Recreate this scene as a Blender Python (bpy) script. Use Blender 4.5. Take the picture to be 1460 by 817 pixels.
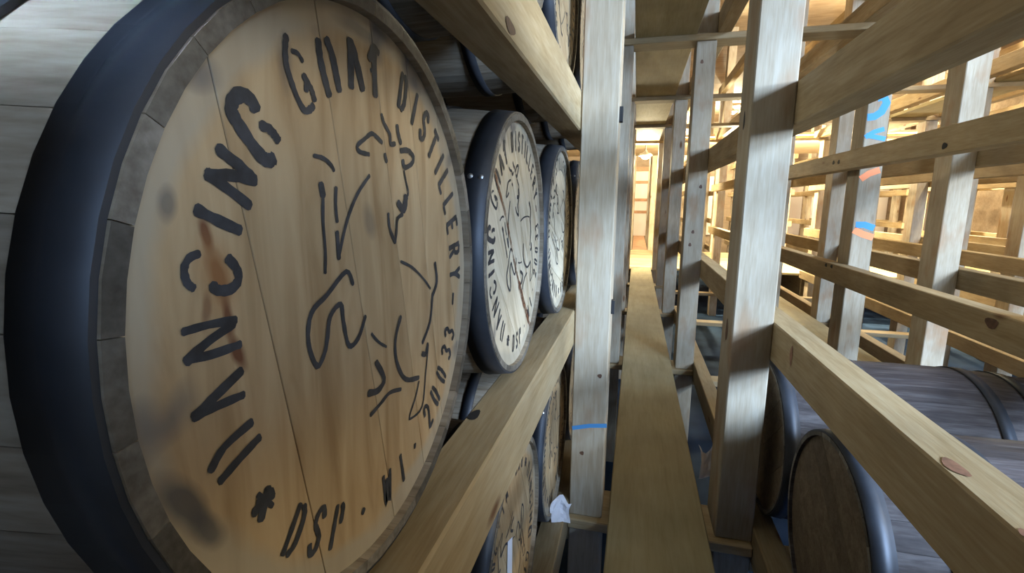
import bpy, math, random
from mathutils import Vector, Matrix
random.seed(7)
for o in list(bpy.data.objects): bpy.data.objects.remove(o)
S = bpy.context.scene
COL = S.collection
H = 2.0                      # height of the camera above the lower floor; rack heights below are given from the camera

# ---------------------------------------------------------------- camera
yaw, pitch, roll, FPX = -0.244, -0.169, 0.009, 700.0
fw = Vector((math.sin(yaw)*math.cos(pitch), math.cos(yaw)*math.cos(pitch), math.sin(pitch)))
rt = Vector((math.cos(yaw), -math.sin(yaw), 0)); up = rt.cross(fw)
r2 = rt*math.cos(roll) + up*math.sin(roll); u2 = -rt*math.sin(roll) + up*math.cos(roll)
cd = bpy.data.cameras.new('camera'); cd.sensor_width = 36; cd.lens = FPX/1460*36
cd.clip_start = 0.02; cd.clip_end = 200
cam = bpy.data.objects.new('camera', cd); COL.objects.link(cam)
m = Matrix((r2, u2, -fw)).transposed().to_4x4(); m.translation = (0, 0, H); cam.matrix_world = m
S.camera = cam

# ---------------------------------------------------------------- world, daylight, exposure
S.view_settings.view_transform = 'Standard'; S.view_settings.look = 'None'
S.view_settings.gamma = 1; S.view_settings.use_curve_mapping = False
S.view_settings.exposure = -0.2
W = bpy.data.worlds.new('world'); S.world = W; W.use_nodes = True
W.node_tree.nodes['Background'].inputs[0].default_value = (0.62, 0.76, 1.0, 1)
W.node_tree.nodes['Background'].inputs[1].default_value = 1.0
def area(name, loc, target, sx, sy, power, col):
    d = bpy.data.lights.new(name, 'AREA'); d.shape = 'RECTANGLE'; d.size = sx; d.size_y = sy
    d.energy = power; d.color = col
    o = bpy.data.objects.new(name, d); COL.objects.link(o); o.location = loc
    o.rotation_euler = (Vector(target)-Vector(loc)).to_track_quat('-Z', 'Y').to_euler()
    return o

# daylight falling in through the wide hatch in the front wall (built below), plus one added narrow beam
area('daylight_area', (4.55, -2.9, H+1.6), (0.4, 2.2, H-0.2), 3.0, 1.9, 3050, (0.50, 0.71, 1.0))
hl = area('daylight_area', (-.95, -2.9, H+.85), (-.62, 0.25, H+0.2), 0.45, 0.4, 12, (0.55, 0.74, 1.0))  # added narrow beam, aimed to brighten the goat-emblem barrel's staves
hl.data.spread = .3

# ---------------------------------------------------------------- helpers
def tag(o, label=None, cat=None, group=None, kind=None):
    if label: o['label'] = label
    if cat: o['category'] = cat
    if group: o['group'] = group
    if kind: o['kind'] = kind
    return o
def empty(name, loc=(0,0,0), rot=(0,0,0)):
    o = bpy.data.objects.new(name, None); COL.objects.link(o)
    o.location = (loc[0], loc[1], loc[2]); o.rotation_euler = rot; o.empty_display_size = .05
    return o
def link(name, me, parent=None, mat=None):
    o = bpy.data.objects.new(name, me); COL.objects.link(o)
    if mat and not me.materials: me.materials.append(mat)
    if parent: o.parent = parent
    return o
def mesh(name, v, f, mat=None, smooth=False):
    me = bpy.data.meshes.new(name); me.from_pydata([tuple(p) for p in v], [], f)
    if mat: me.materials.append(mat)
    if smooth: me.polygons.foreach_set('use_smooth', [True]*len(me.polygons))
    me.update(); return me
import bmesh
_box = {}
def box_mesh(lx, ly, lz, mat, bev=.004):
    k = (round(lx,4), round(ly,4), round(lz,4), mat.name, bev)
    if k in _box: return _box[k]
    bm = bmesh.new(); bmesh.ops.create_cube(bm, size=1)
    for v in bm.verts: v.co = (v.co.x*lx, v.co.y*ly, v.co.z*lz)
    if bev: bmesh.ops.bevel(bm, geom=bm.edges[:], offset=bev, segments=1, affect='EDGES')
    me = bpy.data.meshes.new('lumber'); bm.to_mesh(me); bm.free(); me.materials.append(mat)
    _box[k] = me; return me
def lumber(name, X, Y, Z, mat, axis, parent=None, bev=.004):
    """a sawn timber between the given bounds; the grain (local x) runs along `axis`; Z is given from the camera height"""
    dx, dy, dz = X[1]-X[0], Y[1]-Y[0], Z[1]-Z[0]
    c = ((X[0]+X[1])/2, (Y[0]+Y[1])/2, (Z[0]+Z[1])/2 + (0 if parent else H))
    if axis == 'X': me, rot = box_mesh(dx, dy, dz, mat, bev), (0,0,0)
    elif axis == 'Y': me, rot = box_mesh(dy, dx, dz, mat, bev), (0,0,math.pi/2)
    else: me, rot = box_mesh(dz, dy, dx, mat, bev), (0,-math.pi/2,0)
    o = link(name, me, parent); o.location = c; o.rotation_euler = rot
    return o

# ---------------------------------------------------------------- materials
def nodes(name):
    mt = bpy.data.materials.new(name); mt.use_nodes = True
    nt = mt.node_tree; return mt, nt, nt.nodes['Principled BSDF'], nt.nodes, nt.links
def N(ns, t, **kw):
    n = ns.new(t)
    for k, v in kw.items(): setattr(n, k, v)
    return n
def ramp(ns, stops):
    r = ns.new('ShaderNodeValToRGB'); e = r.color_ramp.elements
    while len(e) < len(stops): e.new(.5)
    for el, (p, c) in zip(e, stops): el.position = p; el.color = (*c, 1)
    return r
def wood(name, dark, mid, light, rough=.7, knots=True, scale=1.0, tint=.35, bump=.25, stain=None):
    mt, nt, bs, ns, ln = nodes(name)
    tc = N(ns, 'ShaderNodeTexCoord'); oi = N(ns, 'ShaderNodeObjectInfo')
    off = N(ns, 'ShaderNodeVectorMath', operation='SCALE'); off.inputs[0].default_value = (13.7, 7.3, 5.1)
    ln.new(oi.outputs['Random'], off.inputs['Scale'])
    add = N(ns, 'ShaderNodeVectorMath', operation='ADD'); ln.new(tc.outputs['Object'], add.inputs[0]); ln.new(off.outputs[0], add.inputs[1])
    mp = N(ns, 'ShaderNodeMapping'); mp.inputs['Scale'].default_value = (2.2*scale, 20*scale, 20*scale); ln.new(add.outputs[0], mp.inputs[0])
    n1 = N(ns, 'ShaderNodeTexNoise'); n1.inputs['Scale'].default_value = 1.6; n1.inputs['Detail'].default_value = 5; n1.inputs['Distortion'].default_value = .6
    ln.new(mp.outputs[0], n1.inputs[0])
    mp2 = N(ns, 'ShaderNodeMapping'); mp2.inputs['Scale'].default_value = (9*scale, 110*scale, 110*scale); ln.new(add.outputs[0], mp2.inputs[0])
    n2 = N(ns, 'ShaderNodeTexNoise'); n2.inputs['Scale'].default_value = 1.5; n2.inputs['Detail'].default_value = 3; ln.new(mp2.outputs[0], n2.inputs[0])
    mixf = N(ns, 'ShaderNodeMath', operation='MULTIPLY_ADD'); ln.new(n2.outputs[0], mixf.inputs[0]); mixf.inputs[1].default_value = .45
    sub = N(ns, 'ShaderNodeMath', operation='MULTIPLY'); ln.new(n1.outputs[0], sub.inputs[0]); sub.inputs[1].default_value = .6
    ln.new(sub.outputs[0], mixf.inputs[2])
    cr = ramp(ns, [(.32, dark), (.5, mid), (.68, light)]); ln.new(mixf.outputs[0], cr.inputs[0])
    col = cr.outputs[0]
    # broad soft weathering
    n3 = N(ns, 'ShaderNodeTexNoise'); n3.inputs['Scale'].default_value = 2.6; n3.inputs['Detail'].default_value = 4; ln.new(add.outputs[0], n3.inputs[0])
    r3 = ramp(ns, [(.35, (.72,.70,.68)), (.65, (1.08,1.06,1.03))]); ln.new(n3.outputs[0], r3.inputs[0])
    mu = N(ns, 'ShaderNodeMix', data_type='RGBA', blend_type='MULTIPLY'); mu.inputs[0].default_value = .7
    ln.new(col, mu.inputs[6]); ln.new(r3.outputs[0], mu.inputs[7]); col = mu.outputs[2]
    if stain:
        ns_ = N(ns, 'ShaderNodeTexNoise'); ns_.inputs['Scale'].default_value = 5.5; ns_.inputs['Detail'].default_value = 3
        ms = N(ns, 'ShaderNodeMapping'); ms.inputs['Scale'].default_value = (.7, 1.5, 1.5); ms.inputs['Location'].default_value = (3,5,7); ln.new(add.outputs[0], ms.inputs[0]); ln.new(ms.outputs[0], ns_.inputs[0])
        rs = ramp(ns, [(.54, (0,0,0)), (.74, (.7,.7,.7))]); ln.new(ns_.outputs[0], rs.inputs[0])
        mxs = N(ns, 'ShaderNodeMix', data_type='RGBA'); ln.new(rs.outputs[0], mxs.inputs[0]); ln.new(col, mxs.inputs[6]); mxs.inputs[7].default_value = (*stain, 1); col = mxs.outputs[2]
    if knots:
        mk = N(ns, 'ShaderNodeMapping'); mk.inputs['Scale'].default_value = (2.1, 6.5, 6.5); ln.new(add.outputs[0], mk.inputs[0])
        vo = N(ns, 'ShaderNodeTexVoronoi'); vo.inputs['Scale'].default_value = 1.0; ln.new(mk.outputs[0], vo.inputs[0])
        rk = ramp(ns, [(.05, (1,1,1)), (.11, (0,0,0))]); ln.new(vo.outputs['Distance'], rk.inputs[0])
        mxk = N(ns, 'ShaderNodeMix', data_type='RGBA'); ln.new(rk.outputs[0], mxk.inputs[0]); ln.new(col, mxk.inputs[6])
        mxk.inputs[7].default_value = (.17, .085, .04, 1); col = mxk.outputs[2]
    hv = N(ns, 'ShaderNodeHueSaturation')
    mr = N(ns, 'ShaderNodeMapRange'); ln.new(oi.outputs['Random'], mr.inputs[0]); mr.inputs[3].default_value = 1-tint; mr.inputs[4].default_value = 1+tint*.35
    ln.new(mr.outputs[0], hv.inputs['Value']); ln.new(col, hv.inputs['Color']); col = hv.outputs[0]
    ln.new(col, bs.inputs['Base Color']); bs.inputs['Roughness'].default_value = rough
    bs.inputs['Specular IOR Level'].default_value = .3
    bp = N(ns, 'ShaderNodeBump'); bp.inputs['Strength'].default_value = bump; bp.inputs['Distance'].default_value = .004
    ln.new(mixf.outputs[0], bp.inputs['Height']); ln.new(bp.outputs[0], bs.inputs['Normal'])
    return mt
pine = wood('pine', (.33,.235,.12), (.415,.31,.175), (.485,.385,.24))
pine_post = wood('pine_weathered', (.36,.29,.205), (.44,.37,.275), (.51,.45,.36), stain=(.336,.176,.080))
pine_plank = wood('pine_plank', (.336,.280,.144), (.416,.352,.200), (.464,.400,.248), knots=False, scale=.6)
oak_stave = wood('oak_stave', (.208,.160,.112), (.336,.280,.216), (.448,.392,.320), knots=False, tint=.3)
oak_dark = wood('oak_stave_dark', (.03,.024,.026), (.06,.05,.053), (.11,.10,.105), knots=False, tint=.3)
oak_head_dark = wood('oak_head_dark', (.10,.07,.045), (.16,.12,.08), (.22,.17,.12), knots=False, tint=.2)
dark_boards = wood('dark_boards', (.05,.04,.03), (.08,.065,.05), (.12,.10,.08), knots=False, scale=.5)
plywood = wood('plywood', (.320,.232,.152), (.416,.312,.216), (.496,.384,.272), knots=False, scale=.5)

def flat(name, col, rough=.6, metal=0, noise=0, nscale=20):
    mt, nt, bs, ns, ln = nodes(name)
    bs.inputs['Roughness'].default_value = rough; bs.inputs['Metallic'].default_value = metal
    if noise:
        tc = N(ns, 'ShaderNodeTexCoord'); n = N(ns, 'ShaderNodeTexNoise'); n.inputs['Scale'].default_value = nscale; n.inputs['Detail'].default_value = 5
        ln.new(tc.outputs['Object'], n.inputs[0])
        r = ramp(ns, [(.3, tuple(c*(1-noise) for c in col)), (.7, tuple(min(1,c*(1+noise)) for c in col))])
        ln.new(n.outputs[0], r.inputs[0]); ln.new(r.outputs[0], bs.inputs['Base Color'])
    else: bs.inputs['Base Color'].default_value = (*col, 1)
    return mt
hoop_steel = flat('hoop_steel', (.042,.047,.060), .5, .45, .35, 9)
rivet_steel = flat('rivet_steel', (.5,.52,.56), .35, .9)
paint_black = flat('stencil_paint', (.03,.032,.04), .7, 0, .5, 60)
chalk_blue = flat('chalk_blue', (.07,.27,.58), .9)
paint_orange = flat('paint_orange', (.85,.27,.12), .8)
paper = flat('paper', (.78,.78,.86), .8)
knot_mat = flat('knot', (.10,.05,.03), .7, 0, .4, 50)
knot_brown = flat('knot_brown', (.26,.13,.08), .7, 0, .3, 60)
bolt_mat = flat('bolt', (.012,.012,.014), .8)
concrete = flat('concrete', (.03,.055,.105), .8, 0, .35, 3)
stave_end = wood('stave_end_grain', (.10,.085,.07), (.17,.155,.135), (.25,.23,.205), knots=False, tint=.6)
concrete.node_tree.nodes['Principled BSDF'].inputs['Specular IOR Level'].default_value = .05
white_panel = flat('white_panel', (.82,.74,.68), .7)
brown_trim = flat('brown_trim', (.50,.28,.16), .7, 0, .2, 6)
lamp_grey = flat('lamp_housing', (.45,.47,.45), .5, .3)
def head_mat(nm, c0, c1, c2, blobs=()):
    mt, nt, bs, ns, ln = nodes(nm)
    tc = N(ns, 'ShaderNodeTexCoord'); oi = N(ns, 'ShaderNodeObjectInfo')
    mp = N(ns, 'ShaderNodeMapping'); mp.inputs['Rotation'].default_value = (-.19, 0, 0); mp.inputs['Scale'].default_value = (14, 14, 2.2)
    off = N(ns, 'ShaderNodeVectorMath', operation='SCALE'); off.inputs[0].default_value = (3.7, 7.3, 5.1); ln.new(oi.outputs['Random'], off.inputs['Scale'])
    add = N(ns, 'ShaderNodeVectorMath', operation='ADD'); ln.new(tc.outputs['Object'], add.inputs[0]); ln.new(off.outputs[0], add.inputs[1])
    ln.new(add.outputs[0], mp.inputs[0])
    n1 = N(ns, 'ShaderNodeTexNoise'); n1.inputs['Scale'].default_value = 2.2; n1.inputs['Detail'].default_value = 6; n1.inputs['Distortion'].default_value = 1.2
    ln.new(mp.outputs[0], n1.inputs[0])
    cr = ramp(ns, [(.3, c0), (.5, c1), (.72, c2)]); ln.new(n1.outputs[0], cr.inputs[0])
    hv = N(ns, 'ShaderNodeHueSaturation'); mr = N(ns, 'ShaderNodeMapRange'); ln.new(oi.outputs['Random'], mr.inputs[0])
    mr.inputs[3].default_value = .84; mr.inputs[4].default_value = 1.08; ln.new(mr.outputs[0], hv.inputs['Value']); ln.new(cr.outputs[0], hv.inputs['Color'])
    # grey scuffed rim
    sx = N(ns, 'ShaderNodeSeparateXYZ'); ln.new(tc.outputs['Object'], sx.inputs[0])
    cx = N(ns, 'ShaderNodeCombineXYZ'); ln.new(sx.outputs[1], cx.inputs[1]); ln.new(sx.outputs[2], cx.inputs[2])
    le = N(ns, 'ShaderNodeVectorMath', operation='LENGTH'); ln.new(cx.outputs[0], le.inputs[0])
    n2 = N(ns, 'ShaderNodeTexNoise'); n2.inputs['Scale'].default_value = 9; n2.inputs['Detail'].default_value = 4; ln.new(tc.outputs['Object'], n2.inputs[0])
    ma = N(ns, 'ShaderNodeMath', operation='MULTIPLY_ADD'); ln.new(n2.outputs[0], ma.inputs[0]); ma.inputs[1].default_value = .045; ln.new(le.outputs['Value'], ma.inputs[2])
    mr2 = N(ns, 'ShaderNodeMapRange'); ln.new(ma.outputs[0], mr2.inputs[0]); mr2.inputs[1].default_value = .256; mr2.inputs[2].default_value = .268; mr2.inputs[4].default_value = .62
    mx = N(ns, 'ShaderNodeMix', data_type='RGBA'); ln.new(mr2.outputs[0], mx.inputs[0]); ln.new(hv.outputs[0], mx.inputs[6]); mx.inputs[7].default_value = (.36,.33,.27,1)
    # dark smudges near the rim
    n3 = N(ns, 'ShaderNodeTexNoise'); n3.inputs['Scale'].default_value = 11; n3.inputs['Detail'].default_value = 2
    o3 = N(ns, 'ShaderNodeVectorMath', operation='ADD'); o3.inputs[1].default_value = (4.2, 1.7, 2.9); ln.new(tc.outputs['Object'], o3.inputs[0]); ln.new(o3.outputs[0], n3.inputs[0])
    r3 = ramp(ns, [(.62, (0,0,0)), (.72, (1,1,1))]); ln.new(n3.outputs[0], r3.inputs[0])
    rm = N(ns, 'ShaderNodeMapRange'); ln.new(le.outputs['Value'], rm.inputs[0]); rm.inputs[1].default_value = .212; rm.inputs[2].default_value = .235
    mm = N(ns, 'ShaderNodeMath', operation='MULTIPLY'); ln.new(r3.outputs[0], mm.inputs[0]); ln.new(rm.outputs[0], mm.inputs[1])
    mx2 = N(ns, 'ShaderNodeMix', data_type='RGBA'); ln.new(mm.outputs[0], mx2.inputs[0]); ln.new(mx.outputs[2], mx2.inputs[6]); mx2.inputs[7].default_value = (.12,.115,.12,1)
    col = mx2.outputs[2]
    for (by, bz, ry, rz, rot, bc, st) in blobs:          # soft stains with their own place on this head (metres from its centre)
        dn = N(ns, 'ShaderNodeMix', data_type='VECTOR'); dn.inputs[0].default_value = .028
        ln.new(tc.outputs['Object'], dn.inputs[4]); ln.new(n2.outputs['Color'], dn.inputs[5])
        sb = N(ns, 'ShaderNodeVectorMath', operation='SUBTRACT'); ln.new(dn.outputs[1], sb.inputs[0]); sb.inputs[1].default_value = (0, by*.972+.014, bz*.972+.014)
        mb = N(ns, 'ShaderNodeMapping'); mb.vector_type = 'TEXTURE'; mb.inputs['Rotation'].default_value = (rot, 0, 0); mb.inputs['Scale'].default_value = (1e3, ry, rz); ln.new(sb.outputs[0], mb.inputs[0])
        lb = N(ns, 'ShaderNodeVectorMath', operation='LENGTH'); ln.new(mb.outputs[0], lb.inputs[0])
        rb = N(ns, 'ShaderNodeMapRange'); ln.new(lb.outputs['Value'], rb.inputs[0]); rb.inputs[1].default_value = .45; rb.inputs[2].default_value = 1.15; rb.inputs[3].default_value = st; rb.inputs[4].default_value = 0
        xb = N(ns, 'ShaderNodeMix', data_type='RGBA'); ln.new(rb.outputs[0], xb.inputs[0]); ln.new(col, xb.inputs[6]); xb.inputs[7].default_value = (*bc, 1); col = xb.outputs[2]
    ln.new(col, bs.inputs['Base Color']); bs.inputs['Roughness'].default_value = .65; bs.inputs['Specular IOR Level'].default_value = .3
    bp = N(ns, 'ShaderNodeBump'); bp.inputs['Strength'].default_value = .12; bp.inputs['Distance'].default_value = .003; ln.new(n1.outputs[0], bp.inputs['Height']); ln.new(bp.outputs[0], bs.inputs['Normal'])
    return mt
oak_head = head_mat('oak_head', (.32,.21,.11), (.43,.305,.175), (.50,.375,.23))
GREY, BRN = (.075,.075,.08), (.13,.045,.02)
oak_head_goat = head_mat('oak_head_goat', (.32,.21,.11), (.43,.305,.175), (.50,.375,.23), (
    (-.232,-.088,.011,.034,.45,GREY,.85), (-.219,-.112,.009,.022,.6,GREY,.7), (-.227,.092,.007,.012,0,GREY,.6), (-.01,.246,.04,.008,0,GREY,.5),
    (-.008,.074,.012,.018,.3,GREY,.45), (-.112,.196,.008,.022,0,GREY,.5),
    (-.202,.074,.0045,.013,.05,BRN,.9), (-.1965,.046,.008,.022,.25,BRN,.9), (-.196,.045,.016,.03,.2,(.35,.17,.06),.5), (-.188,.016,.0045,.018,.3,BRN,.9), (-.179,-.008,.0045,.014,.42,BRN,.95), (-.207,.026,.004,.012,0,BRN,.55)))
oak_head_pale = head_mat('oak_head_pale', (.42,.34,.23), (.58,.50,.37), (.66,.58,.45))
def stain_mat(nm, col, lo, hi):
    mt, nt, bs, ns, ln = nodes(nm)
    bs.inputs['Base Color'].default_value = (*col,1); bs.inputs['Roughness'].default_value = .5
    tc = N(ns, 'ShaderNodeTexCoord'); n = N(ns, 'ShaderNodeTexNoise'); n.inputs['Scale'].default_value = 45; n.inputs['Detail'].default_value = 4; ln.new(tc.outputs['Object'], n.inputs[0])
    mr = N(ns, 'ShaderNodeMapRange'); ln.new(n.outputs[0], mr.inputs[0]); mr.inputs[1].default_value = .35; mr.inputs[2].default_value = .65; mr.inputs[3].default_value = lo; mr.inputs[4].default_value = hi
    ln.new(mr.outputs[0], bs.inputs['Alpha']); return mt
leak = stain_mat('leak_stain', (.15,.05,.02), .25, .95)

# ---------------------------------------------------------------- the building shell
WX0, WX1, WY0, WY1, ZC = -2.8, 8.6, -3.0, 19.4, 2.9
def slab(name, X, Y, Z, mat):
    v = [(x, y, z+H) for x in X for y in Y for z in Z]
    f = [(0,1,3,2),(4,6,7,5),(0,4,5,1),(2,3,7,6),(0,2,6,4),(1,5,7,3)]
    return v, f
def structure(name, blocks, mat):
    V, F = [], []
    for X, Y, Z in blocks:
        v, f = slab(name, X, Y, Z, mat); b = len(V); V += v; F += [tuple(i+b for i in q) for q in f]
    return tag(link(name, mesh(name, V, F, mat)), kind='structure')
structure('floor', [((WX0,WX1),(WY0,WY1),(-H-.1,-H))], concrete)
structure('ceiling', [((WX0,WX1),(WY0,WY1),(ZC,ZC+.1))], plywood)
structure('ceiling_corridor', [((WX0,WX1),(9.7,13.2),(1.2,1.24))], plywood)
structure('wall_left', [((WX0-.1,WX0),(WY0,WY1),(-H,ZC))], dark_boards)
structure('wall_right', [((WX1,WX1+.1),(WY0,WY1),(-H,ZC))], plywood)
structure('wall_back', [((WX0,WX1),(WY1,WY1+.1),(-H,ZC))], plywood)
def wall_with_holes(name, holes, mat):
    blocks, x = [], WX0
    for (xa, xb, za, zb) in holes:
        blocks += [((x,xa),(WY0-.1,WY0),(-H,ZC)), ((xa,xb),(WY0-.1,WY0),(-H,za)), ((xa,xb),(WY0-.1,WY0),(zb,ZC))]; x = xb
    blocks.append(((x,WX1),(WY0-.1,WY0),(-H,ZC)))
    return structure(name, blocks, mat)
wall_with_holes('wall_front', [(-1.25,-.65,.55,1.15), (3.0,6.1,.6,2.65)], dark_boards)  # small opening made for the added beam; the wide one is the daylight hatch

# ---------------------------------------------------------------- rack timbers
PITCH = 1.567
ROWS = [1.738, 3.65, 5.56, 7.47]
FAR_ROWS = [9.35, 13.3, 15.2, 17.1]
PW, PD = .125, .19            # post width and depth
def post_pair(k): return (-.197 + PITCH*k, .333 + PITCH*k)
POSTX = {0: (-.197, .333), 1: (1.368, 1.858)}
def jit(a): return random.uniform(-a, a)
def make_post(x, y, z0, z1, label, group, mat=pine_post):
    o = lumber('post', (x, x+PW), (y, y+PD), (z0, z1), mat, 'Z'); return tag(o, label, 'post', group)
posts = {}
ORD = ['first', 'second', 'third', 'fourth', 'fifth', 'sixth', 'seventh', 'eighth', 'ninth']
SIDE = ['barrel side', 'far side']
for k in range(5):
    xs = POSTX.get(k, post_pair(k))
    for si, x in enumerate(xs):
        for j, y in enumerate(ROWS + FAR_ROWS):
            tone = 'weathered' if k == 0 else 'grey brown' if k == 1 else 'pale'
            lab = '%s pine post, %s along the %s of the %s walkway' % (tone, ORD[j], SIDE[si], ORD[k])
            posts[k, si, j] = make_post(x, y, -1.19 if y < 13 else -H, 1.06 if y < 13 else ZC, lab, 'posts of the %s walkway' % ORD[k])
            if y < 13:
                make_post(x, y, 1.10, ZC, 'upper pine post on an overhead beam, %s along the %s of the %s walkway' % (ORD[j], SIDE[si], ORD[k]), 'upper posts of the %s walkway' % ORD[k])
                make_post(x, y, -H, -1.23, 'stub post under the %s cross beam on the %s of the %s walkway' % (ORD[j], SIDE[si], ORD[k]), 'stub posts under the %s walkway' % ORD[k])
tag(posts[0,0,0], 'pale pine post with a blue chalk line near its foot, beside the stencilled barrels', 'post')
tag(posts[0,1,0], 'broad pine post across the walkway from the stencilled barrels, dark knot on its side', 'post')
tag(posts[1,0,1], 'pine post sprayed with blue and orange paint marks', 'post')
# short cross beams carrying the walkway planks, long beams overhead and under the rails
for k in range(5):
    xl, xr = POSTX.get(k, post_pair(k))
    for j, y in enumerate(ROWS + FAR_ROWS[:1]):
        tag(lumber('cross_beam', (xl-.002, xr+PW-.002), (y-.03, y+PD+.01), (-1.23, -1.19), pine, 'X'),
            '%s flat cross beam under the plank of the %s walkway' % (ORD[j], ORD[k]), 'beam', 'cross beams under the %s walkway' % ORD[k])
for j, y in enumerate(ROWS + FAR_ROWS[:1]):
    for i, (xa, xb) in enumerate([(-1.4, 1.41), (1.413, 4.1), (4.103, 7.2)]):
        tag(lumber('overhead_beam', (xa, xb), (y-.02, y+.16), (1.06, 1.10), pine, 'X'),
            'flat overhead beam on the %s posts, spanning the %s' % (ORD[j], ['first walkway', 'second walkway', 'outermost racks'][i]), 'beam', 'overhead beams')
for j, y in enumerate(ROWS):
    for i, (xa, xb) in enumerate([(.455, 1.36), (2.0, 2.93), (3.6, 4.5), (5.16, 6.06)]):
        tag(lumber('rail_beam', (xa, xb), (y, y+.13), (-1.305, -1.265), pine, 'X'), '%s flat beam under the lowest rails of the %s empty rack' % (ORD[j], ORD[i]), 'beam', 'beams under the lowest rails')
for j, y in enumerate([-.9]+ROWS[:2]):
    tag(lumber('rail_beam', (-1.28, -.199), (y, y+.13), (-1.305, -1.265), pine, 'X'), '%s flat beam under the lowest row of stencilled barrels' % ORD[j], 'beam', 'beams under the barrel rails')

RW = .083
TIERS = [(-1.265,-1.135), (-.512,-.382), (.245,.375), (1.10,1.23), (1.855,1.985)]
def rail(x0, Y, Z, label, group=None, mat=pine):
    return tag(lumber('rail', (x0, x0+RW), Y, Z, mat, 'Y'), label, 'rail', group)
# rack beside the barrels (left of the walkway) : front and rear rails
LX = -.199-RW
rail_under = rail(LX, (-1.6, 5.6), TIERS[1], 'fresh pine rail under the row of the big stencilled barrel')
rail_over = rail(LX, (-1.6, 5.6), TIERS[2], 'cream pine rail slanting overhead above the big stencilled barrel')
rail(LX, (-1.6, 5.6), TIERS[0], 'pine rail under the lowest row of stencilled barrels, by the paper scrap')
rail(LX, (-1.6, 5.6), TIERS[3], 'topmost pine rail over the upper row of barrels')
LEVEL = ['lowest', 'middle', 'upper', 'overhead', 'topmost']
for i, Z in enumerate(TIERS[:4]):
    rail(-1.14, (-1.6, 5.6), (Z[0], Z[1]-.001), '%s rear rail in the dark behind the stencilled barrels' % LEVEL[i], 'rear rails behind the barrels')
for i, y in enumerate((-.3, 1.738, 3.65)):
    tag(lumber('post', (-1.265, -1.14), (y, y+PD), (-H, 1.06), pine_post, 'Z'), '%s rear post in the dark behind the stencilled barrels' % ORD[i], 'post', 'rear posts behind the barrels')
# first rack across the walkway
RX = .458
rail_r = rail(RX, (-1.6, 3.9), TIERS[1], 'smooth pine rail with a brown knot above the dark lower barrels')
rail(RX, (-1.6, 3.9), TIERS[2], 'heavy overhead pine rail of the empty rack across from the stencilled barrels')
rail(RX, (-1.6, 5.75), TIERS[0], 'lowest pine rail beside the walkway, carrying the dark barrels')
for i in (1, 2): rail(RX, (3.903, 9.6), TIERS[i], '%s rail of the first empty rack continuing past the second posts' % LEVEL[i], 'first rack rails continuing')
for i in (3, 4): rail(RX, (-1.6, 9.6), TIERS[i], '%s pine rail of the first empty rack above the overhead beams' % LEVEL[i], 'first rack upper rails')
BX = 1.368-RW
back_low = rail(BX, (-1.6, 9.6), (-.505, -.382), 'far-side rail of the empty rack with dark bolt heads, above the blue shadowed floor')
back_up = rail(BX, (-1.6, 9.6), (.228, .345), 'far-side upper rail of the empty rack, crossing the painted post')
rail(BX, (-1.6, 9.6), TIERS[0], 'far-side lowest rail of the first empty rack')
for i in (3, 4): rail(BX, (-1.6, 9.6), TIERS[i], '%s far-side rail of the first empty rack above the overhead beams' % LEVEL[i], 'first rack far-side upper rails')
# outer racks
for k in range(1, 5):
    xa = POSTX.get(k, post_pair(k))[1] + PW
    xb = POSTX.get(k+1, post_pair(k+1))[0] - RW
    for si, x0 in enumerate((xa, xb) if k < 4 else (xa,)):
        for i, Z in enumerate(TIERS):
            dz = 0 if i in (0, 3) else jit(.008)
            for h, Y in enumerate(((1.6, 3.75), (3.753, 9.6))):
                rail(x0, Y, (Z[0]+dz, Z[1]+dz), '%s rail on the %s of the %s rack, %s length' % (LEVEL[i], ['near side','far side'][si], ORD[k], ['hatch-end','corridor-end'][h]), 'rails of the outer racks')
for k in range(0, 5):
    xa, xb = POSTX.get(k, post_pair(k))[1] + PW, POSTX.get(k+1, post_pair(k+1))[0] - RW
    for si, x0 in enumerate((xa, xb) if k < 4 else (xa,)):
        for i, Z in enumerate(TIERS[:4]):
            rail(x0, (13.32, 17.4), Z, '%s rail on the %s of the %s lamp-lit rack past the corridor' % (LEVEL[i], ['near side','far side'][si], ORD[k]), 'rails of the far end racks')
# planks
plank0 = tag(lumber('walkway_plank', (-.045, .30), (-1.5, 9.25), (-1.19, -1.148), pine_plank, 'Y'), 'long yellowish walkway plank leading to the far lamp', 'plank')
tag(lumber('walkway_plank', (-.064, .330), (-1.5, 9.25), (1.10, 1.14), pine_plank, 'Y'), 'overhead walkway plank of the upper level seen from below', 'plank')
for k in range(1, 5):
    xl, xr = POSTX.get(k, post_pair(k))
    lb = 'bright walkway plank of the second aisle beyond the empty rack' if k == 1 else 'walkway plank in the %s aisle' % ORD[k]
    tag(lumber('walkway_plank', (xl+PW+.02, xr-.02), (-1.5, 9.25), (-1.19, -1.148), pine_plank, 'Y'), lb, 'plank')
    tag(lumber('walkway_plank', (xl+PW+.003, xr-.003), (-1.5, 9.25), (1.10, 1.14), pine_plank, 'Y'), 'overhead walkway plank above the %s aisle' % ORD[k], 'plank', 'overhead planks of the outer aisles')
# board deck of the cross corridor
deck = tag(empty('corridor_deck', (3, 11.2, H-1.26)), 'bright board deck of the cross corridor under the far lamp', 'deck')
for i in range(11):
    y = 9.62 + i*.33
    lumber('board', (-4.2, 4.4), (y-11.2, y+.322-11.2), (.03, .07), pine_plank, 'X', deck)
for i in range(3):
    lumber('joist', (-4.2+i*4.2, -4.1+i*4.2), (-1.55, 2.0), (-.74, .03), pine, 'Y', deck)
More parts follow.
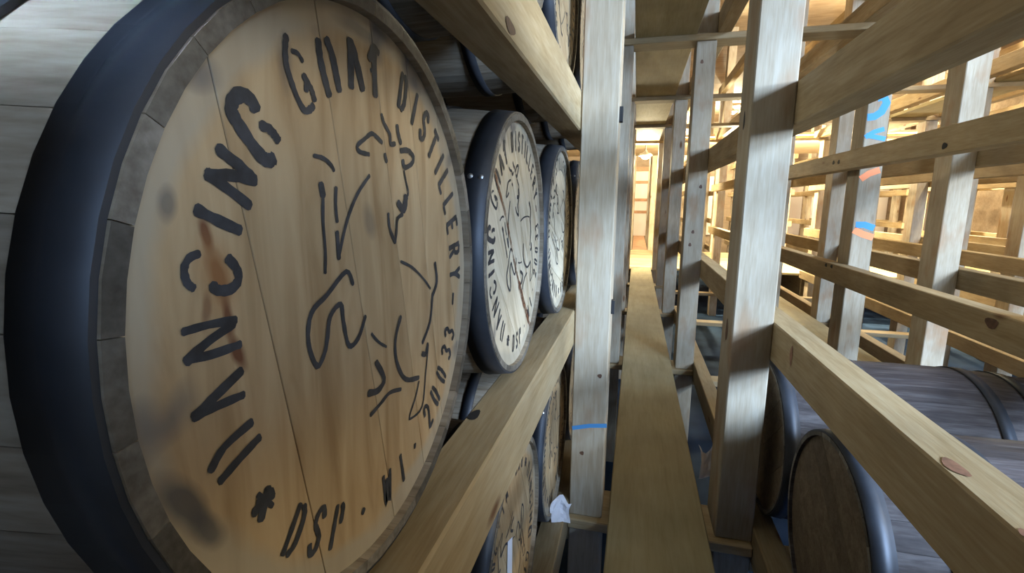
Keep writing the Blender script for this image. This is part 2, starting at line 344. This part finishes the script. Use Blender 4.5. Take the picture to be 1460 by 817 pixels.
# end of the corridor: panelled door at the back
structure('door_1', [((-.12,.52),(WY1-.06,WY1-.002),(-1.19,1.2))], white_panel)
d1 = bpy.data.objects['door_1']
for z in (-.35, .1, .75): link('door_rail', mesh('door_rail', *slab('', (-.12,.52), (WY1-.075,WY1-.06), (z,z+.10), None)), d1, brown_trim)
structure('trim_1', [((-.24,-.12),(WY1-.09,WY1-.002),(-1.19,1.35)), ((.52,.64),(WY1-.09,WY1-.002),(-1.19,1.35)), ((-.12,.52),(WY1-.09,WY1-.002),(1.2,1.35))], brown_trim)
tag(lumber('walkway_plank', (-.062, .328), (13.3, WY1-.1), (-1.23, -1.19), brown_trim, 'Y'), 'reddish brown floor board running to the far door', 'plank')
for x in (1.2, 2.5, 3.8, 5.1, 6.4, 7.7):
    tag(lumber('wall_panel', (x-.5, x+.5), (WY1-.05, WY1-.002), (-1.1, 1.0), white_panel, 'Z'), 'pale panel on the back wall, %s from the far door' % ORD[int((x-1.2)/1.25)], 'panel', 'back wall panels')
for i, y in enumerate((14.2, 18.0)):
    tag(lumber('trestle', (.06, .2), (y, y+.12), (-H, -1.23), pine, 'Z'), '%s trestle post under the reddish board to the far door' % ORD[i], 'post')

# ---------------------------------------------------------------- barrels
NST, BL, R0, RB = 30, .86, .275, .302
def prof(x):
    t = abs(min(x, BL-x))/(BL/2); return R0 + (RB-R0)*(1-(1-t)**2.4)
def make_stave():
    V, F = [], []; da = 2*math.pi/NST; g = .0007
    xs = [0, .012, .016, .04, .09, .17, .28, .43, .58, .69, .77, .82, .848, .86]
    for x in xs:
        ro = prof(x); ri = (.263 if x in (0,.012,.848,.86) else ro-.024)
        for r, sg in ((ro-.0005, -1), (ro, 0), (ro-.0005, 1), (ri, 1), (ri, 0), (ri, -1)):
            a = sg*(da/2) - sg*g/max(r, .01)/2
            V.append((-x, r*math.cos(a), r*math.sin(a)))
    n = len(xs)
    for i in range(n-1):
        for q in range(6):
            a, b = i*6+q, i*6+(q+1) % 6
            F.append((a, a+6, b+6, b))
    F.append((0, 1, 2, 3, 4, 5)); F.append(tuple((n-1)*6+q for q in (5,4,3,2,1,0)))
    me = mesh('stave', V, F, oak_stave); me.materials.append(stave_end)
    me.polygons[-1].material_index = 1; me.polygons[-2].material_index = 1
    return me
STAVE = make_stave()
def band(x0, x1, lift=.004, th=.002, mat=hoop_steel, n=60):
    V, F = [], []
    r0, r1 = prof(x0)+lift, prof(x1)+lift
    for i in range(n):
        a = 2*math.pi*i/n; c, s = math.cos(a), math.sin(a)
        for x, r in ((x0, r0-.004), (x0, r0), (x1, r1), (x1, r1-.004)): V.append((-x, r*c, r*s))
    for i in range(n):
        j = (i+1) % n
        for q in range(4): F.append((i*4+q, i*4+(q+1) % 4, j*4+(q+1) % 4, j*4+q))
    me = mesh('hoop', V, F, mat); 
    sm = [k % 4 == 1 for k in range(len(F))]; me.polygons.foreach_set('use_smooth', sm)
    return me
HOOPS = [('head_hoop', band(.0015, .045)), ('quarter_hoop', band(.135, .17)), ('bilge_hoop', band(.245, .28)),
         ('bilge_hoop', band(.58, .615)), ('quarter_hoop', band(.69, .725)), ('head_hoop', band(.815, .8585))]
def rivet_mesh():
    V, F = [(.003, 0, 0)], []
    for ring, (h, r) in enumerate(((.0024, .003), (0, .0055))):
        for i in range(8): V.append((h, r*math.cos(i*math.pi/4), r*math.sin(i*math.pi/4)))
    for i in range(8):
        j = (i+1) % 8; F.append((0, 1+i, 1+j)); F.append((1+i, 9+i, 9+j, 1+j))
    return mesh('rivet', V, F, rivet_steel, True)
RIVET = rivet_mesh()
RH = .2628; TILT = .19
def head_board(u0, u1):
    """piece of the round head between two seams, edges eased"""
    pts = []
    def arc(u): return math.sqrt(max(RH*RH-u*u, 0))
    k = 14
    for i in range(k+1):
        u = u0+(u1-u0)*i/k; pts.append((u, arc(u)))
    for i in range(k+1):
        u = u1+(u0-u1)*i/k; pts.append((u, -arc(u)))
    P = [p for i, p in enumerate(pts) if i == 0 or (abs(p[0]-pts[i-1][0])+abs(p[1]-pts[i-1][1])) > 1e-5]
    if abs(P[0][0]-P[-1][0])+abs(P[0][1]-P[-1][1]) < 1e-5: P.pop()
    cu = sum(p[0] for p in P)/len(P); ct, st = math.cos(TILT), math.sin(TILT)
    def put(u, v, x): return (x, u*ct - v*st, u*st + v*ct)
    V, F = [], []; n = len(P)
    for x, sh in ((-.0095, .0005), (-.0100, 0), (-.028, 0)):
        for (u, v) in P:
            du = sh if u < cu else -sh
            V.append(put(u + (du if abs(u-cu) > 1e-4 else 0), v*(1-sh*2), x))
    for r in range(2):
        for i in range(n):
            j = (i+1) % n; F.append((r*n+i, r*n+j, (r+1)*n+j, (r+1)*n+i))
    F.append(tuple(range(n))[::-1]); F.append(tuple(range(2*n, 3*n)))
    me = mesh('head_board', V, F, oak_head); bm = bmesh.new(); bm.from_mesh(me); bmesh.ops.recalc_face_normals(bm, faces=bm.faces); bm.to_mesh(me); bm.free()
    return me
SEAMS = [-.2625, -.149, -.03, .055, .125, .2, .2625]
BOARDS = [head_board(a+.0004, b-.0004) for a, b in zip(SEAMS, SEAMS[1:])]
BOARDS_REAR = None

# stencil strokes on the head: (width mm, points mm) with y across and z up from the head's centre
LET =[(8.5,[(-151,155),(-154,160),(-162,162),(-169,158),(-172,151),(-168,144),(-160,135),(-151,126),(-143,122),(-137,124)]),
(6.2,[(-147,145),(-140,144),(-135,141),(-131,137)]),(6.8,[(-185,126),(-177,121),(-166,115),(-157,108)]),(6.1,[(-156,107),(-175,110),(-195,110)]),
(6.7,[(-195,110),(-179,101),(-163,91)]),(6.3,[(-205,89),(-190,82),(-173,75)]),(4.5,[(-206,63),(-213,61),(-217,55),(-216,47),(-212,43)]),
(5.9,[(-185,58),(-179,51),(-178,43),(-185,38),(-195,39),(-199,43)]),(4.8,[(-222,19),(-204,19),(-183,17)]),(5.6,[(-185,15),(-205,9),(-222,1)]),
(4.9,[(-222,2),(-204,0),(-181,0)]),(5.7,[(-182,-18),(-204,-27),(-221,-34)]),(5.3,[(-221,-34),(-203,-34),(-182,-35)]),
(5.5,[(-177,-57),(-201,-63),(-213,-73)]),(5.4,[(-171,-71),(-189,-77),(-207,-84)]),(4.1,[(-177,-112),(-164,-129)]),(6.9,[(-163,-118),(-182,-123)]),
(7.2,[(-167,-113),(-176,-132)]),(5.0,[(-178,-117),(-162,-122)]),
(5.0,[(-115,212),(-117,203),(-117,192),(-113,182),(-107,171),(-99,163),(-91,166),(-88,169)]),(3.2,[(-110,203),(-103,203),(-98,199)]),
(5.0,[(-98,189),(-93,184),(-89,180),(-86,173)]),(4.0,[(-95,184),(-96,178)]),(7.0,[(-77,220),(-76,208),(-71,193),(-66,181)]),
(7.5,[(-66,224),(-60,216),(-56,205),(-51,188)]),(7.9,[(-31,234),(-31,219),(-32,195)]),(8.5,[(-30,233),(-22,219),(-13,197)]),
(7.9,[(11,241),(10,223),(10,196)]),(5.8,[(19,237),(10,240),(1,227)]),(3.3,[(3,217),(10,221)]),]
EMB =[(4.2,[(20,153),(10,157),(0,159),(-14,152),(-26,145),(-23,140),(-6,139)]),(4.8,[(21,180),(26,172),(37,163),(38,154),(48,155)]),
(6.6,[(54,174),(56,166),(61,157)]),(5.1,[(25,142),(28,135)]),(6.0,[(60,149),(79,151),(92,145),(86,137),(69,132),(65,139)]),
(3.7,[(67,128),(71,117),(76,105),(70,98)]),(9.7,[(70,100),(64,86),(51,93)]),(4.8,[(61,81),(48,76),(45,63),(41,51)]),(4.5,[(28,82),(30,67),(41,51)]),
(3.6,[(-91,130),(-78,129),(-68,124),(-65,120)]),(7.6,[(-84,108),(-82,99)]),(3.8,[(-82,99),(-84,78),(-83,53),(-85,35)]),
(4.1,[(-63,106),(-65,92),(-64,77)]),(5.2,[(-65,68),(-64,45)]),(3.9,[(-7,119),(-30,101),(-49,77),(-64,47)]),(3.2,[(53,29),(81,19),(112,1),(133,-15)]),
(6.7,[(149,16),(154,-9),(139,-25)]),(5.8,[(139,-25),(130,-57),(105,-79)]),
(5.1,[(-44,19),(-54,32),(-84,16),(-106,5),(-112,-18),(-103,-41),(-92,-33),(-87,-21),(-81,-3),(-65,4),(-62,-13),(-55,-37),(-39,-34),(-25,-16)]),
(3.0,[(-15,-36),(-2,-48),(14,-58)]),(5.7,[(49,-33),(35,-55),(36,-81),(56,-109),(92,-120)]),(6.6,[(121,-85),(114,-96),(104,-93)]),
(3.3,[(123,-87),(112,-124),(100,-161),(68,-163),(65,-157),(82,-141),(92,-125)]),(6.9,[(-8,-68),(7,-91),(-6,-99),(-25,-95)]),
(4.7,[(44,-117),(18,-111),(-2,-115),(-23,-119)]),]

# compact stencil glyphs, unit box x -0.5..0.5, y 0..1 (bridged strokes as on the stencil)
GL = {'D': [[(-.38,0),(-.38,1)], [(.0,1),(.36,.78),(.38,.25),(.02,0)]], 'I': [[(0,0),(0,1)]],
 'S': [[(.4,.8),(.1,1),(-.3,.9),(-.35,.65),(0,.5),(.35,.35),(.3,.1),(-.1,0),(-.4,.2)]],
 'T': [[(0,0),(0,.86)], [(-.5,1),(.5,1)]], 'L': [[(-.4,1),(-.4,0)], [(-.2,0),(.45,0)]],
 'E': [[(-.4,0),(-.4,1)], [(-.2,1),(.4,1)], [(-.2,.5),(.3,.5)], [(-.2,0),(.4,0)]],
 'R': [[(-.4,0),(-.4,1)], [(-.2,1),(.3,.95),(.4,.75),(.2,.52),(-.2,.5)], [(.05,.42),(.45,0)]],
 'Y': [[(-.45,1),(0,.48)], [(.45,1),(0,.48),(0,0)]], '-': [[(-.5,.5),(.5,.5)]],
 '2': [[(-.4,.75),(-.2,1),(.2,1),(.4,.75),(.1,.4),(-.4,0)], [(-.25,0),(.4,0)]],
 '0': [[(-.22,1),(-.35,.6),(-.34,.3),(-.24,0)], [(.22,1),(.35,.65),(.34,.3),(.24,0)]],
 '3': [[(-.4,.85),(0,1),(.35,.8),(.1,.54)], [(.1,.5),(.4,.25),(.05,0),(-.4,.12)]],
 'W': [[(-.5,1),(-.25,0),(0,.8)], [(.05,.75),(.25,0),(.5,1)]], '.': [[(-.08,.45),(.08,.55)]],
 'P': [[(-.4,0),(-.4,1)], [(.1,1),(.3,.88),(.28,.56)]]}
LETTERS = [(nm, [LET[q] for q in ix]) for nm, ix in (('G',(0,1)),('N',(2,3,4)),('I',(5,)),('C',(6,7)),('N',(8,9,10)),('A',(11,12)),('D',(13,14)),
           ('star',(15,16,17,18)),('G',(19,20,21,22)),('O',(23,24)),('A',(25,26)),('T',(27,28,29)))]
for ch, ang in zip('DISTILLERY', (71.7, 63.7, 56, 47.8, 40.2, 33.3, 24.8, 16.4, 7.0, -2.0)):
    a = math.radians(ang); w = 15
    LETTERS.append((ch, [(6.0, [((203+38*y)*math.cos(a)+x*w*math.sin(a), (203+38*y)*math.sin(a)-x*w*math.cos(a)) for x, y in s]) for s in GL[ch]]))
for ch, ang in zip('DSP.WI.20033-', (-130.7,-122.2,-113.6,-101.7,-88.5,-79,-69.3,-57,-49,-40.7,-32,-24.8,-11.5)):
    a = math.radians(ang); w = 15
    LETTERS.append((ch, [(5.0, [((235-36*y)*math.cos(a)-x*w*math.sin(a), (235-36*y)*math.sin(a)+x*w*math.cos(a)) for x, y in s]) for s in GL[ch]]))
def ribbons(name, strokes, mat, x0=-.0088, grow=1.25, rnd=3):
    rr = random.Random(rnd); V, F = [], []
    for w, pts in strokes:
        # smooth through the points, then resample
        if len(pts) > 2:
            Q = []
            for a in range(len(pts)-1):
                p0, p1, p2, p3 = pts[max(a-1,0)], pts[a], pts[a+1], pts[min(a+2,len(pts)-1)]
                for t in (0, .25, .5, .75):
                    Q.append(tuple(.5*(2*p1[d]+(p2[d]-p0[d])*t+(2*p0[d]-5*p1[d]+4*p2[d]-p3[d])*t*t+(3*p1[d]-p0[d]-3*p2[d]+p3[d])*t**3) for d in (0,1)))
            pts = Q+[pts[-1]]
        P = []
        for a, b in zip(pts, pts[1:]):
            n = max(1, int(math.hypot(b[0]-a[0], b[1]-a[1])/6))
            P += [(a[0]+(b[0]-a[0])*i/n, a[1]+(b[1]-a[1])*i/n) for i in range(n)]
        P.append(pts[-1])
        L, Rr = [], []
        for i, p in enumerate(P):
            a, b = P[max(i-1,0)], P[min(i+1,len(P)-1)]
            d = math.hypot(b[0]-a[0], b[1]-a[1]) or 1; t = ((b[0]-a[0])/d, (b[1]-a[1])/d)
            hw = w*grow/2*(.95+rr.uniform(-.12,.12)); nx, ny = -t[1], t[0]
            if i == 0: 
                q = (p[0]-t[0]*w*.28, p[1]-t[1]*w*.28); L.append((q[0]+nx*hw*.55, q[1]+ny*hw*.55)); Rr.append((q[0]-nx*hw*.55, q[1]-ny*hw*.55))
            L.append((p[0]+nx*hw, p[1]+ny*hw)); Rr.append((p[0]-nx*hw, p[1]-ny*hw))
            if i == len(P)-1:
                q = (p[0]+t[0]*w*.28, p[1]+t[1]*w*.28); L.append((q[0]+nx*hw*.55, q[1]+ny*hw*.55)); Rr.append((q[0]-nx*hw*.55, q[1]-ny*hw*.55))
        b = len(V); n = len(L)
        for (l, r) in zip(L, Rr): V += [(x0, l[0]/1000, l[1]/1000), (x0, r[0]/1000, r[1]/1000)]
        for i in range(n-1): F.append((b+2*i, b+2*i+1, b+2*i+3, b+2*i+2))
        x0 += 1e-6
    return mesh(name, V, F, mat)
LETTERING = [ribbons('stencil_letter', s, paint_black, rnd=i) for i, (c, s) in enumerate(LETTERS)]
GOAT = ribbons('goat_emblem', EMB, paint_black, x0=-.0087, grow=1.1, rnd=5)

def make_barrel():
    r = empty('barrel')
    for i in range(NST):
        s = link('stave', STAVE, r); s.rotation_euler = (2*math.pi*i/NST, 0, 0)
    for b in BOARDS: link('head_board', b, r)
    for i, b in enumerate(BOARDS):
        o = link('rear_head_board', b, r); o.location = (-BL, 0, 0); o.rotation_euler = (0, 0, math.pi)
    for nm, me in HOOPS:
        hp = link(nm, me, r)
        if nm == 'head_hoop':
            xx = .016 if me is HOOPS[0][1] else BL-.016
            for sx in (0, .018 if xx < .4 else -.018):
                a = math.radians(118); rad = prof(xx+sx)+.0042
                rv = link('rivet', RIVET, hp); rv.location = (-xx-sx, rad*math.cos(a), rad*math.sin(a))
                rv.rotation_euler = (0, 0, math.pi/2); rv.rotation_mode = 'QUATERNION'
                rv.rotation_quaternion = Vector((0, math.cos(a), math.sin(a))).to_track_quat('X', 'Z')
    for me in LETTERING: link('stencil_letter', me, r)
    link('goat_emblem', GOAT, r)
    return r
def copy_tree(o, parent=None):
    c = o.copy(); COL.objects.link(c)
    if parent: c.parent = parent
    for ch in o.children: copy_tree(ch, c)
    return c
proto = make_barrel(); used = [False]
def barrel(x, y, z, spin, flip, label, group=None):
    if used[0]: r = copy_tree(proto)
    else: r = proto; used[0] = True
    r.location = (x, y, z+H); r.rotation_euler = (math.radians(spin), 0, math.pi if flip else 0)
    for key in ('label', 'category', 'group'):
        if key in r: del r[key]
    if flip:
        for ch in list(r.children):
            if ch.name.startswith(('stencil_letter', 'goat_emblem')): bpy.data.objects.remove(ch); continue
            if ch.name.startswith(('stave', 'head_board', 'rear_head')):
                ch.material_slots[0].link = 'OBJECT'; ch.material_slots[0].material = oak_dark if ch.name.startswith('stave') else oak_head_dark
    return tag(r, label, 'barrel', group)
HXL, HXR = -.2424, .50
b1 = barrel(HXL, .4435, -.0945, 0, False, 'large oak barrel with goat emblem and a brown leak across the lettering')
b2 = barrel(HXL, 1.0569, -.0935, 33, False, 'oak barrel with a brown streak running diagonally across its stencilled head')
b3 = barrel(HXL, 1.668, -.0935, 60, False, 'oak barrel half hidden by the post with the blue chalk line')
for bb in (b2, b3):
    for ch in bb.children:
        if ch.name.startswith('head_board'): ch.material_slots[0].link = 'OBJECT'; ch.material_slots[0].material = oak_head_pale
zl = [-.8485, .6615]
barrel(HXL, 2.285, -.0935, 15, False, 'oak barrel resting just behind the post with the blue chalk line')
for i, y in enumerate((2.9, 3.515, 4.13)):
    barrel(HXL, y, -.0935, 110*i+20, False, '%s oak barrel of the middle row past the chalk-marked post' % ORD[i])
for i, (y, sp) in enumerate(((.4435, 100), (1.0569, 200), (1.668, 20), (2.285, 290), (2.9, 45))):
    lab = {1: 'oak barrel in the lowest row with a white tag stuck on its head', 2: 'oak barrel in the lowest row next to the torn paper scrap'}.get(i, {0: 'oak barrel in the lowest row under the large goat-emblem barrel', 3: 'fourth oak barrel in the lowest row, past the paper scrap'}.get(i, 'last oak barrel in the lowest row, well past the paper scrap'))
    bb = barrel(HXL, y, zl[0], sp, False, lab, None)
    if i == 1: btag = bb
for i, (y, sp) in enumerate(((.4435, 70), (1.0569, 130), (1.668, 250), (2.285, 10), (2.9, 80), (3.515, 40))):
    barrel(HXL, y, zl[1], sp, False, '%s oak barrel of the upper row, above the %s' % (ORD[i], ['goat-emblem barrel','streaked barrel','barrel half hidden by the post','barrel behind the chalk-marked post','first barrel past the chalk-marked post','second barrel past the chalk-marked post'][i]), 'upper row of barrels')
barrel(HXL, -.37, -.0935, 140, False, 'oak barrel on the middle rail, past the large goat-emblem barrel toward the hatch')
for i, y in enumerate((-.172, -.79)): barrel(HXL, y, zl[1], 310+i*50, False, '%s oak barrel of the upper row toward the hatch' % ['nearer', 'last'][i])  # last one added out of view to stop the narrow beam spilling across
for i, y in enumerate((.675, .06, -.555)):  # row carried on out of view, added to shade the post feet
    barrel(HXR, y, -.8485, 20*i, True, '%s added unseen dark barrel of the row under the knotty rail, toward the hatch' % ['nearest', 'middle', 'last'][i], 'added dark barrels toward the hatch')
for i, y in enumerate((-.33, -.95)):  # out-of-view barrels added to keep daylight off the goat-emblem barrel
    barrel(HXR, y, -.0925, 20*i, True, '%s added shading barrel on the knotty rail at the hatch end' % ORD[i], 'added shading barrels at the hatch end')
    barrel(HXR, y, .6625, 30+20*i, True, '%s added shading barrel in the upper row across the walkway at the hatch end' % ORD[i], 'added shading barrels at the hatch end')
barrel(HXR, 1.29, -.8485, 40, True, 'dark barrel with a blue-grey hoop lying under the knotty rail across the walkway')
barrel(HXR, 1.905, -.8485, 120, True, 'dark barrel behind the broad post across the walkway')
# leak stains
def ribbon_stain(nm, pts, parent, spin=0):
    o = link(nm, ribbons(nm, pts, leak, x0=-.0084, rnd=9), parent)
    o.rotation_euler = (math.radians(-spin), 0, 0); return o
for ch in b1.children:
    if ch.name.startswith('head_board'): ch.material_slots[0].link = 'OBJECT'; ch.material_slots[0].material = oak_head_goat
ribbon_stain('leak_stain', [(9, [(-189,154),(-150,112),(-114,78),(-60,10),(-21,-44),(60,-130),(120,-195),(156,-222)]), (16, [(20,-90),(70,-142),(130,-202)])], b2, 33)

# ---------------------------------------------------------------- lamps
lens_mat, _nt, _bs, _ns, _ln = nodes('lamp_lens')
_bs.inputs['Emission Color'].default_value = (1, .9, .68, 1); _bs.inputs['Emission Strength'].default_value = 14
def revolve(name, prof_pts, mat, n=20):
    V, F = [], []
    for i in range(n):
        a = 2*math.pi*i/n
        for r, z in prof_pts: V.append((r*math.cos(a), r*math.sin(a), z))
    k = len(prof_pts)
    for i in range(n):
        j = (i+1) % n
        for q in range(k-1): F.append((i*k+q, j*k+q, j*k+q+1, i*k+q+1))
    return mesh(name, V, F, mat, True)
HOUS = revolve('housing', [(.001,.0),(.03,0),(.035,-.03),(.10,-.05),(.13,-.075),(.13,-.10),(.10,-.10),(.09,-.085)], lamp_grey)
LENS = revolve('lens', [(.088,-.085),(.09,-.10),(.07,-.135),(.035,-.155),(.001,-.16)], lens_mat)
COND = revolve('conduit', [(.001,.12),(.012,.12),(.012,0),(.001,0)], lamp_grey, 10)
def lamp(x, y, z, power, label, group=None):
    r = empty('ceiling_lamp', (x, y, z+H)); tag(r, label, 'lamp', group)
    link('housing', HOUS, r); link('lens', LENS, r); link('conduit', COND, r)
    d = bpy.data.lights.new('lamp_light', 'POINT'); d.energy = power; d.color = (1, .87, .56); d.shadow_soft_size = .08
    o = bpy.data.objects.new('lamp_light', d); COL.objects.link(o); o.parent = r; o.location = (0, 0, -.24)
    return r
tag(lumber('lamp_batten', (-2, 8), (9.9, 10.05), (1.12, 1.199), pine, 'X'), 'batten over the corridor carrying the lamps', 'batten')
lamp(.115, 9.97, 1.12-.12, 330, 'round ceiling lamp glowing at the end of the first walkway')
for k in range(1, 5):
    lamp(.13+PITCH*k, 9.97, 1.12-.12, 640, 'round ceiling lamp in the corridor at the end of the %s walkway' % ORD[k], 'corridor lamps')
for i, x in enumerate((.2, 2.6, 5.0)):
    lamp(x, 16.2, ZC-.12, 640, 'round ceiling lamp over the far end racks, %s from the far door' % ORD[i], 'far end lamps')
for i, (x, y) in enumerate(((4.3, 5.0), (6.9, 3.0), (5.9, 7.0), (2.45, 7.2))):
    lamp(x, y, ZC-.12, 400, 'round ceiling lamp high over the %s' % ['third rack', 'wall-side rack', 'fourth aisle', 'second rack'][i], 'high lamps of the outer racks')
lamp(3.27, .6, .98, 120, 'round ceiling lamp over the third aisle toward the hatch')

# ---------------------------------------------------------------- marks, knots, scraps
def plate(name, parent, c, n, pts, mat, off=.0012):
    """thin painted patch on a timber face; pts world (x,z) or (y,z) outline pieces given as ribbon quads"""
    me = mesh(name, pts, [tuple(range(len(pts)))], mat); return me
def mark(parent, name, plane, val, strokes, mat):
    V, F = [], []
    inv = parent.matrix_world.inverted()
    for si, (w, P) in enumerate(strokes):
        b = len(V); val = val - .0004*si if plane == 'Y' else val
        for i, p in enumerate(P):
            a, c = P[max(i-1,0)], P[min(i+1,len(P)-1)]
            d = math.hypot(c[0]-a[0], c[1]-a[1]) or 1; nx, nz = -(c[1]-a[1])/d, (c[0]-a[0])/d
            for s in (1, -1):
                q = (p[0]+s*nx*w/2, p[1]+s*nz*w/2)
                V.append(Vector((q[0], val, q[1]+H)) if plane == 'Y' else Vector((val, q[0], q[1]+H)) if plane == 'X' else Vector((q[0], q[1], val+H)))
        for i in range(len(P)-1): F.append((b+2*i, b+2*i+1, b+2*i+3, b+2*i+2))
    V = [inv @ v for v in V]
    return link(name, mesh(name, V, F, mat), parent)
def knot(parent, plane, val, c, ru, rv, mat=knot_mat, name='knot'):
    inv = parent.matrix_world.inverted(); V, F = [], []
    for i in range(14):
        a = 2*math.pi*i/14; k = 1+.12*math.sin(3*a+c[0]*9)
        u, v = c[0]+ru*k*math.cos(a), c[1]+rv*k*math.sin(a)
        V.append(inv @ (Vector((u, val, v+H)) if plane == 'Y' else Vector((val, u, v+H)) if plane == 'X' else Vector((u, v, val+H))))
    return link(name, mesh(name, V, [tuple(range(14))], mat), parent)
bpy.context.view_layer.update()
pm = posts[1,0,1]; fy = 3.65-.0012
mark(pm, 'blue_paint_mark', 'Y', fy, [(.044,[(1.419, 0.66), (1.452, 0.663), (1.468, 0.63), (1.446, 0.576), (1.411, 0.55), (1.373, 0.546)]),(.028,[(1.375, 0.425), (1.418, 0.457), (1.474, 0.474)]),(.028,[(1.377, 0.439), (1.438, 0.424), (1.486, 0.413)])], chalk_blue)
mark(pm, 'orange_paint_mark', 'Y', fy, [(.04,[(1.378, 0.168), (1.421, 0.202), (1.479, 0.225)])], paint_orange)
mark(pm, 'blue_paint_mark', 'Y', fy, [(.04,[(1.383, -0.121), (1.432, -0.12), (1.49, -0.141)])], chalk_blue)
mark(pm, 'orange_paint_mark', 'Y', fy, [(.042,[(1.375, -0.154), (1.429, -0.181), (1.492, -0.201)])], paint_orange)
mark(posts[0,0,0], 'chalk_line', 'Y', 1.738-.0012, [(.016,[(-0.194, -0.834), (-0.131, -0.817), (-0.067, -0.809)])], chalk_blue)
knot(rail_under, 'Z', -.382+.0012, (-.268, .80), .010, .022, bolt_mat)
knot(rail_over, 'X', -.199+.0012, (.772, .262), .03, .010)
knot(rail_r, 'Z', -.382+.0012, (.478, .815), .012, .028, knot_brown)
knot(rail_r, 'Z', -.382+.0012, (.466, .655), .006, .012, knot_brown)
knot(rail_r, 'X', .458-.0012, (1.53, -.43), .012, .03, knot_brown)
knot(posts[0,1,0], 'X', .333-.0012, (1.835, .275), .014, .03, bolt_mat)
knot(posts[0,1,0], 'X', .333-.0012, (1.83, -.44), .02, .04)
for (y, z) in ((3.77,.285), (3.86,.288), (2.595,.26)): knot(back_up, 'X', BX-.0012, (y, z), .02, .014, bolt_mat, 'bolt_head')
for (y, z) in ((3.78,-.404), (3.68,-.401)): knot(back_low, 'X', BX-.0012, (y, z), .02, .013, bolt_mat, 'bolt_head')
knot(back_low, 'X', BX-.0012, (2.13, -.42), .035, .02)
for (x, z) in ((.372,.93), (.39,-.19), (.376,-.28), (.42,.12)): knot(posts[0,1,1], 'Y', 3.65-.0012, (x, z), .010, .013)
for (x, z) in ((-.155,-.93), (-.10,-.62)): knot(posts[0,0,0], 'Y', 1.738-.0012, (x, z), .008, .008)
def sheet(name, w, h, curl, seed, mat=paper, n=7):
    rr = random.Random(seed); V, F = [], []
    G = {}
    for side, t in ((0, 0), (1, -.0006)):
        for i in range(n):
            for j in range(n):
                u, v = i/(n-1)-.5, j/(n-1)
                r2 = random.Random(seed*100+i*10+j)
                G[side,i,j] = len(V)
                V.append(((u + .10*math.sin(v*4+seed))*w, curl*math.sin(u*3.1+v*2)+r2.uniform(-.004,.004)+t, v*h*(1+.18*math.sin(u*7+seed))))
    for i in range(n-1):
        for j in range(n-1):
            F.append((G[0,i,j], G[0,i+1,j], G[0,i+1,j+1], G[0,i,j+1])); F.append((G[1,i,j], G[1,i,j+1], G[1,i+1,j+1], G[1,i+1,j]))
    e = [(i,0) for i in range(n)]+[(n-1,j) for j in range(1,n)]+[(i,n-1) for i in range(n-2,-1,-1)]+[(0,j) for j in range(n-2,0,-1)]
    for a, b in zip(e, e[1:]+e[:1]): F.append((G[0,a[0],a[1]], G[1,a[0],a[1]], G[1,b[0],b[1]], G[0,b[0],b[1]]))
    return mesh(name, V, F, mat)
ps = tag(link('paper_scrap', sheet('paper_scrap', .07, .085, .008, 2)), 'torn white paper scrap standing on the lowest rail beside the post', 'paper')
ps.location = (-.215, 1.60, H-1.135); ps.rotation_euler = (-.12, .15, .2)
ps = tag(link('paper_scrap', sheet('paper_scrap', .085, .12, .014, 5)), 'crumpled pale paper scrap wedged beside the walkway plank', 'paper')
ps.location = (.362, 2.15, H-1.19); ps.rotation_euler = (-.25, .1, .5)
tg = link('paper_tag', mesh('paper_tag', [btag.matrix_world.inverted() @ Vector((HXL-.0075, y, z+H)) for y, z in ((.985,-.77),(1.03,-.79),(1.03,-.93),(.98,-.92))], [(0,1,2,3)], paper), btag)
# steel clips on the nearest post
for (z, ) in ((-.37,), (.30,)):
    cl = lumber('clip', (0,0.012), (0,.03), (0,.05), bolt_mat, 'Z', posts[0,0,0], .001)
    cl.matrix_parent_inverse = posts[0,0,0].matrix_world.inverted(); cl.location = (-.066, 1.79, z+H)
